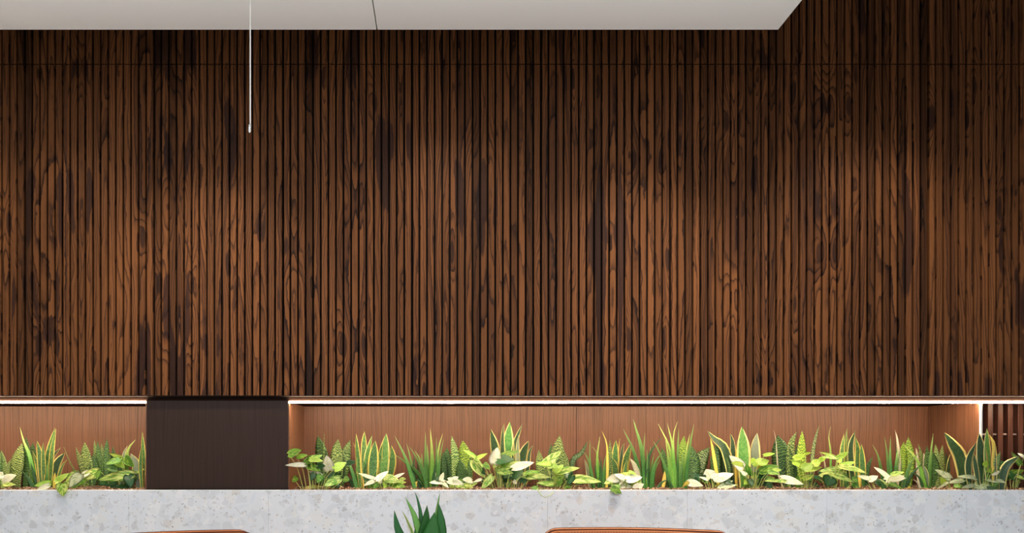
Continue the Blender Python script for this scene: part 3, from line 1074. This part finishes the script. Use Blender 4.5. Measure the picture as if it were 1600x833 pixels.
pothos('pothos', 830, 250, 3.63, 'lime pothos with a looping stem hanging over the rim',
       [('v', 88, 130, 452, 302, 322), ('n', 60, 200, 445, 42, 450), ('n', 52, 205, 455, 280, 492), ('v', 80, 160, 480, 245, 400), ('n', 62, 228, 530, 325, 455), ('v', 68, 240, 538, 492, 486),
        ('v', 90, 395, 600, 708, 632), ('d', 85, 345, 585, 445, 565), ('n', 95, 228, 610, 335, 560), ('g', 46, 65, 690, -5, 690, 3.57), ('v', 52, 228, 655, 50, 640), ('g', 46, 338, 690, 405, 690),
        ('g', 70, 300, 600, 250, 670), ('d', 80, 420, 560, 360, 660)],
       extra=[([235, 690, 160, 620, 70, 630, 58, 655], .0013)])
o = tube_obj('stem', [cp(830, 60, 650, 3.66), cp(830, 64, 690, 3.58), cp(830, 74, 718, 3.54), cp(830, 125, 786, 3.53), cp(830, 205, 752, 3.53), cp(830, 240, 700, 3.60), cp(830, 250, 690, 3.66)], .0018, STEM, None, .0015, 5, 14)
lime = [q for q in COL.objects if q.get('label', '').startswith('lime pothos with a looping')][0]
o.parent = lime
o.matrix_parent_inverse = Matrix.Translation(-lime.location)

snake('snake_plant', 930, 90, 3.74, 'upright yellow and green snake plant just right of the wood joint',
      [('G', 32, [0, 690, -50, 450, -52, 208]), ('G', 42, [-10, 690, -60, 440, -112, 326]), ('M', 28, [60, 600, 10, 330, -47, 268]), ('Q', 38, [-45, 690, -80, 500, -106, 402]),
       ('H', 42, [55, 690, 20, 420, 46, 176]), ('Y', 30, [120, 600, 118, 270, 66, 116]), ('G', 34, [80, 690, 90, 470, 110, 348]), ('N', 40, [65, 690, 58, 500, 58, 378]),
       ('G', 40, [85, 690, 110, 500, 192, 325]), ('L', 48, [140, 690, 145, 400, 150, 210]), ('N', 38, [45, 690, 10, 560, -10, 450]), ('N', 40, [100, 690, 130, 560, 158, 495])])
snake('snake_plant', 930, 240, 3.80, 'mid-sized snake plant of broad gold-edged leaves in a tight fan',
      [('M', 85, [185, 690, 200, 380, 207, 205]), ('Y', 28, [215, 690, 225, 420, 245, 195]), ('D', 44, [255, 640, 265, 340, 292, 232]), ('M', 88, [280, 690, 308, 420, 362, 236]),
       ('Y', 26, [250, 690, 268, 450, 284, 370]), ('M', 85, [205, 690, 200, 500, 172, 385]), ('M', 50, [290, 690, 300, 520, 320, 400])])
pothos('pothos', 930, 300, 3.62, 'bushy white pothos clump with one green leaf over the rim',
       [('m', 95, 235, 590, 108, 610), ('m', 70, 300, 600, 190, 550), ('n', 78, 272, 590, 350, 530), ('n', 38, 338, 522, 412, 556), ('m', 84, 315, 605, 472, 580), ('m', 62, 258, 665, 375, 680),
        ('n', 55, 340, 665, 422, 650), ('m', 72, 395, 695, 488, 648), ('v', 52, 172, 615, 88, 648), ('g', 80, 185, 640, 255, 690), ('g', 82, 165, 680, 265, 745, 3.54), ('m', 66, 220, 630, 290, 620), ('v', 50, 420, 620, 460, 640)])
snake('spiky_plant', 930, 520, 3.76, 'tall spiky plant with one dark leaf arching right, by the white clump',
      [('G', 30, [490, 640, 485, 360, 496, 138]), ('G', 26, [520, 640, 522, 400, 517, 300]), ('G', 58, [500, 690, 470, 330, 405, 90, 380, -2]), ('G', 48, [475, 690, 390, 340, 278, 95]),
       ('W', 60, [465, 660, 405, 490, 345, 388]), ('N', 42, [500, 690, 530, 400, 610, 250, 692, 162]), ('G', 38, [545, 690, 565, 480, 592, 338]), ('G', 46, [560, 690, 595, 460, 682, 318]),
       ('G', 40, [570, 690, 590, 530, 652, 400]), ('N', 38, [500, 690, 500, 560, 545, 475]), ('G', 24, [530, 690, 542, 430, 556, 265]), ('H', 30, [520, 690, 515, 610, 510, 535])])
snake('spiky_plant', 930, 640, 3.70, 'two-leaved seedling between the pair of tall spiky plants', [('Y', 36, [672, 690, 690, 610, 696, 518]), ('N', 32, [610, 690, 660, 640, 742, 598])])

snake('spiky_plant', 1020, 230, 3.74, 'densest bright green spiky plant with a dozen upright thin leaves',
      [('G', 40, [195, 690, 130, 500, 60, 320, 0, 215]), ('H', 36, [225, 640, 205, 200, 246, 28]), ('H', 42, [205, 690, 175, 320, 55, 48]), ('H', 40, [222, 690, 200, 300, 143, 36]),
       ('H', 36, [190, 690, 160, 420, 124, 180]), ('G', 36, [246, 690, 250, 350, 258, 96]), ('G', 46, [260, 690, 290, 460, 302, 325]), ('H', 40, [300, 690, 328, 380, 370, 148]),
       ('G', 46, [325, 690, 360, 350, 410, 55]), ('G', 40, [195, 690, 188, 540, 165, 415]), ('N', 32, [215, 690, 180, 650, 165, 605]), ('G', 40, [235, 690, 225, 500, 215, 380]), ('G', 42, [275, 690, 275, 520, 262, 400]), ('N', 34, [180, 690, 150, 580, 105, 468])])
snake('snake_plant', 1020, 350, 3.86, 'banded snake plant behind the densest spiky plant, one pale curled leaf',
      [('B', 58, [160, 690, 112, 380, 84, 282]), ('K', 100, [290, 690, 298, 360, 312, 166]), ('B', 135, [370, 690, 395, 450, 385, 265]), ('L', 130, [400, 690, 465, 440, 570, 278]), ('W', 26, [395, 640, 440, 555, 510, 515])])
pothos('pothos', 1100, 90, 3.63, 'mostly white pothos left of the bushy bright green one',
       [('m', 78, -162, 632, -8, 668), ('y', 40, -155, 628, -218, 680), ('m', 135, 70, 590, 20, 500), ('m', 85, 110, 602, 298, 545), ('m', 32, 40, 612, -52, 578), ('s', 48, 150, 695, 292, 615), ('s', 30, 180, 705, 345, 655), ('m', 70, 90, 600, 150, 550), ('d', 60, 200, 620, 290, 650)])
snake('snake_plant', 1100, 180, 3.84, 'snake plant mixing one dark yellow-rimmed leaf with thin zebra spears',
      [('Y', 38, [130, 560, 85, 290, 64, 190]), ('D', 110, [265, 560, 210, 300, 100, 195, 34, 118]), ('B', 48, [145, 690, 132, 400, 125, 155]), ('B', 58, [185, 690, 172, 400, 150, 235]),
       ('B', 62, [215, 690, 218, 430, 210, 295]), ('B', 52, [120, 690, 92, 460, 68, 368]), ('B', 52, [255, 690, 240, 480, 225, 385])])
snake('snake_plant', 1100, 390, 3.82, 'big snake plant with a bright front leaf and a grey-green leaf side by side',
      [('D', 70, [295, 640, 288, 260, 262, 142]), ('D', 32, [330, 600, 335, 260, 346, 188]), ('Y', 40, [325, 640, 328, 360, 346, 255]), ('Q', 104, [505, 690, 512, 320, 530, 135]), ('R', 140, [400, 690, 398, 340, 378, 74])])
pothos('pothos', 1100, 480, 3.64, 'bushy bright green pothos with a yellow bud-like leaf',
       [('m', 118, 398, 505, 250, 362), ('n', 52, 388, 455, 268, 440), ('g', 112, 445, 560, 432, 448), ('n', 50, 468, 420, 525, 410), ('n', 78, 540, 440, 652, 410), ('n', 36, 600, 362, 714, 345),
        ('n', 44, 498, 465, 588, 425), ('g', 52, 480, 570, 595, 535), ('d', 95, 535, 565, 645, 535), ('g', 48, 605, 482, 758, 475), ('n', 42, 690, 512, 778, 508), ('g', 52, 640, 525, 765, 552),
        ('d', 92, 560, 600, 530, 665), ('g', 60, 608, 605, 712, 588), ('y', 50, 528, 478, 582, 465), ('m', 50, 425, 560, 365, 515), ('n', 62, 440, 615, 398, 655), ('d', 72, 600, 635, 695, 660),
        ('g', 80, 560, 520, 680, 500), ('d', 70, 460, 600, 480, 680)])
snake('snake_plant', 1190, 300, 3.84, 'bold snake plant with wide dark leaf of wavy light bands',
      [('W', 18, [170, 560, 142, 200, 115, 108]), ('N', 52, [330, 640, 345, 340, 352, 245]), ('L', 74, [285, 640, 295, 270, 352, 126]), ('B', 158, [265, 690, 210, 400, 160, 160]), ('K', 92, [400, 690, 400, 400, 406, 116]), ('L', 36, [480, 660, 520, 290, 576, 62])])
pothos('pothos', 1190, 440, 3.66, 'neon yellow-green pothos before the wavy banded snake plant',
       [('n', 58, 388, 440, 282, 408), ('n', 62, 325, 395, 435, 358), ('n', 28, 438, 348, 495, 338), ('n', 72, 522, 455, 592, 400), ('n', 48, 580, 408, 642, 395), ('n', 82, 422, 505, 505, 438), ('n', 56, 468, 505, 608, 482),
        ('n', 46, 418, 602, 525, 560), ('n', 70, 330, 430, 375, 480), ('g', 60, 450, 560, 500, 620)])
pothos('pothos', 1190, 200, 3.62, 'single large white marbled leaf lying low by the neon pothos', [('m', 88, 195, 590, 418, 652), ('v', 38, 240, 622, 18, 622), ('d', 60, 60, 640, 110, 690)])
pothos('pothos', 1270, 200, 3.64, 'drooping mid-green pothos below the gold-edged column leaves',
       [('d', 145, 185, 580, 138, 672), ('v', 56, 200, 540, 38, 576), ('v', 82, 302, 512, 58, 520), ('n', 42, 250, 388, 62, 328), ('v', 42, 240, 388, 80, 380), ('n', 52, 250, 388, 362, 328), ('n', 52, 258, 402, 288, 438),
        ('n', 56, 268, 482, 425, 425), ('v', 62, 278, 475, 548, 545), ('v', 58, 212, 560, 405, 628), ('n', 52, 252, 575, 168, 672), ('d', 80, 80, 520, 140, 590), ('d', 70, 60, 600, 20, 560)])
snake('snake_plant', 1270, 380, 3.82, 'gold-edged snake plant of narrow upright columns, two leaves curling',
      [('H', 34, [190, 640, 178, 330, 160, 180, 178, 76]), ('W', 28, [155, 620, 110, 400, 64, 328]), ('M', 52, [290, 690, 292, 350, 312, 146]), ('G', 56, [320, 690, 322, 350, 342, 95]), ('M', 52, [350, 690, 352, 380, 350, 166]),
       ('D', 84, [405, 690, 380, 300, 426, 116]), ('M', 78, [440, 690, 452, 340, 424, 176]), ('Y', 30, [395, 690, 415, 500, 430, 395]), ('M', 62, [510, 690, 495, 420, 485, 246]), ('B', 46, [520, 690, 550, 490, 600, 376]), ('Y', 38, [470, 690, 465, 520, 450, 418])])
pothos('pothos', 1340, 230, 3.62, 'pale pothos with star-like cream leaves right of the curling columns',
       [('m', 78, 322, 588, 162, 478), ('v', 46, 340, 558, 468, 530), ('m', 72, 290, 612, 508, 575), ('m', 52, 125, 600, -5, 568), ('m', 56, 110, 612, 205, 568), ('v', 36, 198, 608, 315, 662), ('g', 46, 330, 640, 455, 702), ('d', 90, 270, 650, 240, 695), ('d', 80, 190, 610, 260, 680)])
snake('spiky_plant', 1340, 360, 3.78, 'loose spiky plant with one dry white tip behind the star-leaved pothos',
      [('G', 44, [275, 690, 210, 390, 150, 255]), ('G', 42, [325, 690, 300, 390, 270, 176]), ('G', 36, [335, 690, 326, 390, 330, 166]), ('W', 32, [418, 500, 400, 230, 374, 108]), ('N', 28, [400, 560, 382, 280, 364, 222]), ('G', 46, [370, 690, 390, 410, 406, 268]),
       ('G', 32, [385, 690, 402, 440, 430, 328]), ('G', 26, [400, 690, 412, 440, 420, 308]), ('G', 24, [415, 690, 440, 480, 466, 378]), ('N', 40, [350, 690, 350, 520, 340, 420])])
snake('snake_plant', 1340, 480, 3.88, 'twin lime zebra snake plant spears behind crossing blades', [('K', 98, [440, 690, 448, 420, 462, 226]), ('K', 98, [505, 690, 512, 380, 508, 180])])
snake('spiky_plant', 1340, 640, 3.70, 'sprawling spiky plant with blades crossing like an X',
      [('N', 42, [455, 690, 540, 560, 662, 428]), ('G', 42, [445, 660, 530, 450, 632, 318]), ('Y', 26, [480, 640, 508, 560, 526, 523]), ('W', 26, [645, 690, 600, 635, 548, 603]), ('N', 42, [665, 690, 620, 590, 543, 528]), ('H', 58, [692, 690, 605, 430, 463, 258]),
       ('Q', 52, [700, 690, 685, 540, 648, 458]), ('G', 52, [718, 690, 730, 420, 756, 146])])
snake('snake_plant', 1420, 130, 3.88, 'withered snake plant with brownish curled tips behind the X of blades',
      [('W', 34, [100, 640, 82, 350, 70, 288]), ('L', 42, [130, 690, 125, 380, 95, 248]), ('W', 74, [175, 690, 175, 460, 145, 338])])
snake('snake_plant', 1420, 290, 3.84, 'stubby zebra snake plant with ragged tops before the niche wall',
      [('B', 52, [190, 690, 186, 380, 180, 268]), ('L', 46, [290, 690, 278, 380, 265, 243]), ('L', 62, [330, 690, 330, 420, 336, 258]), ('B', 95, [245, 690, 252, 500, 240, 328]), ('B', 95, [325, 690, 315, 500, 290, 388]), ('B', 52, [365, 690, 372, 460, 376, 348]),
       ('D', 55, [365, 690, 420, 400, 497, 228])])
snake('snake_plant', 1420, 540, 3.70, 'lone twisting snake plant leaf with wide cream edge by the white metal edge',
      [('D', 118, [555, 690, 520, 400, 430, 240, 354, 132])])
pothos('pothos', 1420, 390, 3.62, 'little grey-green pothos below the twisting cream-edged leaf',
       [('s', 82, 420, 595, 262, 503), ('n', 82, 380, 655, 320, 575), ('s', 46, 538, 610, 398, 632), ('v', 40, 400, 650, 410, 690), ('s', 26, 400, 628, 275, 702)])
snake('snake_plant', 1480, 400, 3.592, 'big yellow-edged snake plant standing in front of the white metal edge',
      [('D', 90, [235, 690, 215, 440, 288, 236]), ('D', 56, [325, 690, 275, 420, 244, 318]), ('R', 98, [415, 690, 400, 260, 398, 96]), ('Y', 74, [465, 690, 472, 300, 424, 156]), ('D', 128, [375, 690, 342, 330, 318, 136]),
       ('D', 46, [470, 600, 472, 340, 486, 256]), ('L', 76, [480, 690, 488, 480, 532, 326]), ('D', 80, [540, 690, 580, 490, 724, 368])])
pothos('pothos', 1480, 350, 3.588, 'silvery sage pothos spreading flat along the rim near the right end',
       [('s', 105, 372, 590, 196, 572), ('s', 74, 388, 592, 598, 632), ('s', 46, 282, 590, 92, 578), ('s', 50, 162, 606, 10, 642), ('s', 122, 388, 622, 268, 692), ('s', 42, 262, 660, 138, 692), ('g', 32, 430, 662, 525, 650), ('d', 42, 368, 702, 518, 688),
        ('n', 62, 368, 468, 412, 415), ('n', 90, 418, 532, 428, 448), ('m', 72, 440, 540, 528, 488)])
pothos('pothos', 1480, 650, 3.64, 'green trailing pothos at the right end before the slatted screen',
       [('d', 92, 528, 485, 594, 425), ('g', 88, 538, 592, 775, 508), ('g', 62, 418, 552, 575, 582), ('d', 64, 680, 572, 775, 580), ('v', 42, 700, 568, 785, 605), ('g', 52, 738, 460, 642, 328), ('m', 46, 772, 382, 702, 338), ('d', 90, 620, 540, 700, 620), ('d', 70, 760, 560, 820, 640)])

# ------------------------------------------------------------------ leather chairs
def rounded_outline(w, z0, z1, r, n=8):
    """front outline of a cushion: bottom left, up, round the top corners, down"""
    pts = [(-w / 2, z0), (-w / 2, (z0 + z1) / 2)]
    for i in range(n + 1):
        a = math.pi - i * math.pi / 2 / n
        pts.append((-w / 2 + r + r * math.cos(a), z1 - r + r * math.sin(a)))
    for i in range(1, 6):
        x = -w / 2 + r + (w - 2 * r) * i / 6
        pts.append((x, z1 + 0.004 * math.sin(math.pi * i / 6)))
    for i in range(n + 1):
        a = math.pi / 2 - i * math.pi / 2 / n
        pts.append((w / 2 - r + r * math.cos(a), z1 - r + r * math.sin(a)))
    pts += [(w / 2, (z0 + z1) / 2), (w / 2, z0)]
    return pts


def lean(x, y, z):
    return Vector((x, y + (z - 0.42) * 0.16 + 0.02, z))


def chair(name, loc, yaw, label):
    t = tag(empty(name, loc), label, 'chair', 'tan leather chairs before the planter')
    W, H, R, TH = 0.735, 0.885, 0.070, 0.075

    def put(o):
        o.parent = t
        return o
    # backrest: rounded slab with soft edges
    bm = bmesh.new()
    out = rounded_outline(W, 0.36, H, R)
    rings = []
    cx = 0.0
    for y, inset in ((0.0, 0.012), (0.004, 0.004), (0.014, 0.0), (TH - 0.014, 0.0), (TH - 0.004, 0.004), (TH, 0.012)):
        ring = []
        for x, z in out:
            sx = (W / 2 - inset) / (W / 2)
            zz = 0.36 + (z - 0.36) * ((H - 0.36 - inset) / (H - 0.36))
            ring.append(bm.verts.new(lean(x * sx, y - TH / 2 - 0.03 * (1 - (2 * x / W) ** 2) * -1, zz)))
        rings.append(ring)
    n = len(out)
    for a, b in zip(rings, rings[1:]):
        for i in range(n):
            j = (i + 1) % n
            bm.faces.new((a[i], a[j], b[j], b[i]))
    bm.faces.new(rings[0])
    bm.faces.new(rings[-1][::-1])
    bmesh.ops.recalc_face_normals(bm, faces=bm.faces[:])
    put(link('backrest', bm, M['leather'], None, True))
    # piping round the top edge and the row of stitches below it
    bow = lambda x: 0.03 * (1 - (2 * x / W) ** 2)
    pip = [lean(x * 0.998, -TH / 2 + 0.006 + bow(x), z - 0.001) for x, z in out]
    bm = bmesh.new()
    tube(bm, pip, .0026, None, 6, 90)
    pip2 = [lean(x * 0.998, TH / 2 - 0.006 + bow(x), z - 0.001) for x, z in out]
    tube(bm, pip2, .0026, None, 6, 90)
    o = put(link('piping', bm, M['thread'], None, True))
    o['label'] = 'dark brown piping'
    path = smooth_path([lean(x * 0.972, -TH / 2 - 0.0015 + bow(x), 0.36 + (z - 0.36) * 0.982) for x, z in out], 330)
    bm = bmesh.new()
    for i in range(0, 330, 2):
        tube(bm, [path[i], path[i + 1]], .0009, None, 4, 1)
    o = put(link('stitching', bm, M['thread'], None, True))
    o['kind'] = 'stuff'
    # seat
    bm = bmesh.new()
    box(bm, -0.31, 0.31, -0.60, -0.03, 0.33, 0.45, bev=0.035, seg=4)
    put(link('seat', bm, M['leather'], None, True))
    bm = bmesh.new()
    box(bm, -0.33, 0.33, -0.58, 0.02, 0.27, 0.33, bev=0.008, seg=2)
    put(link('seat_frame', bm, M['leg_wood'], None, True))
    for s in (-1, 1):
        bm = bmesh.new()
        x0, x1 = sorted((s * 0.315, s * 0.375))
        box(bm, x0, x1, -0.58, -0.02, 0.30, 0.62, bev=0.026, seg=4)
        put(link('armrest', bm, M['leather'], None, True))
    for sx in (-1, 1):
        for sy in (-0.54, -0.02):
            put(tube_obj('leg', [(sx * 0.29, sy, 0.285), (sx * 0.315, sy + (0.03 if sy > -0.1 else -0.02), 0.0)], .020, M['leg_wood'], None, .012, 10, 3))
    t.rotation_euler = (0, 0, yaw)
    return t


YC1 = 2.965
chair('leather_chair', ((988 - VX) * YC1 / FPX, YC1 - 0.10, 0), math.radians(-9), 'tan leather chair back right of the dark green table plant')
chair('leather_chair', (-0.985, 2.72, 0), math.radians(27), 'tan leather chair turned aslant, left of the dark green table plant')

# ------------------------------------------------------------------ small table with a potted plant
YP = 2.30
xp = (660 - VX) * YP / FPX


def lathe(bm, prof, cx, cy, n=28):
    rings = []
    for r, z in prof:
        rings.append([bm.verts.new((cx + r * math.cos(2 * math.pi * i / n), cy + r * math.sin(2 * math.pi * i / n), z)) for i in range(n)])
    for a, b in zip(rings, rings[1:]):
        for i in range(n):
            j = (i + 1) % n
            bm.faces.new((a[i], a[j], b[j], b[i]))
    bm.faces.new(rings[0][::-1])
    bm.faces.new(rings[-1])
    bmesh.ops.recalc_face_normals(bm, faces=bm.faces[:])


def child(o, t):
    o.parent = t
    o.matrix_parent_inverse = Matrix.Translation(-t.location)
    return o


tb = tag(empty('side_table', (xp, YP, 0)), 'small round side table carrying the dark green potted plant', 'table')
for nm, prf, mt in (('table_top', [(0.24, .600), (0.25, .604), (0.25, .616), (0.24, .62)], M['leg_wood']),
                    ('pole', [(0.022, .02), (0.022, .600)], M['bronze']),
                    ('foot', [(0.17, 0.0), (0.17, .012), (0.03, .022)], M['bronze'])):
    bm = bmesh.new()
    lathe(bm, prf, xp, YP)
    child(link(nm, bm, mt, None, False), tb)
tp = tag(empty('potted_plant', (xp, YP, .62)), 'dark green broad-leaved plant between the two leather chairs', 'plant')
bm = bmesh.new()
lathe(bm, [(0.045, .621), (0.058, .64), (0.068, .73), (0.070, .745), (0.063, .745), (0.060, .725)], xp, YP)
child(link('pot', bm, flat('white_glazed_pot', (0.75, 0.74, 0.72), 0.25, 0.5), None, True), tp)
bm = bmesh.new()
lathe(bm, [(0.055, .700), (0.0605, .728), (0.03, .734)], xp, YP)
child(link('soil', bm, M['soil'], None, True), tp)
LM['T'] = mat_blade('leaf_table_plant', (0.016, 0.098, 0.020), (0.026, 0.125, 0.028), None, 0.9, 2, 0.4, None, 0.30)
LM['U'] = mat_blade('leaf_table_plant_light', (0.10, 0.24, 0.045), (0.16, 0.32, 0.07), None, 0.9, 2, 0.5, None, 0.32)
LM['V'] = mat_blade('leaf_table_plant_striped', (0.10, 0.22, 0.04), (0.20, 0.32, 0.08), (0.62, 0.58, 0.30), 0.45, 2, 0.5, None, 0.35)
inv = Matrix.Translation(-tp.location)
for kind, w, dy, xy in (('T', 17, -.02, [657, 938, 640, 870, 622, 828, 616, 797]), ('V', 8, -.03, [656, 938, 648, 850, 637, 815, 627.5, 797.5]),
                        ('U', 13, .00, [659, 938, 657, 850, 648, 808, 632.8, 776.3]), ('T', 9, .03, [661, 938, 660, 850, 656, 795, 647.8, 767.5]),
                        ('T', 24, -.01, [660, 938, 661, 860, 665, 820, 667.4, 789]), ('T', 38, -.04, [663, 938, 668, 880, 675, 835, 679, 800]),
                        ('U', 8, .02, [664, 938, 678, 860, 682.5, 800, 687.7, 768]), ('T', 23, .01, [664, 938, 682, 870, 689, 825, 685, 785]),
                        ('T', 16, -.05, [657, 938, 652, 880, 650, 850, 648, 826]), ('T', 30, .04, [662, 938, 690, 880, 712, 860, 728, 842]),
                        ('T', 28, .05, [660, 938, 630, 880, 610, 862, 596, 850])):
    pts = []
    m = len(xy) // 2
    for i in range(m):
        f = i / (m - 1)
        q = P(xy[2 * i], xy[2 * i + 1], YP + dy * f)
        pts.append(q)
    pts[0].z = .724
    o = blade_obj(tp, inv, kind, pts, w * YP / FPX, False, 0.18, LR.uniform(-.2, .2))
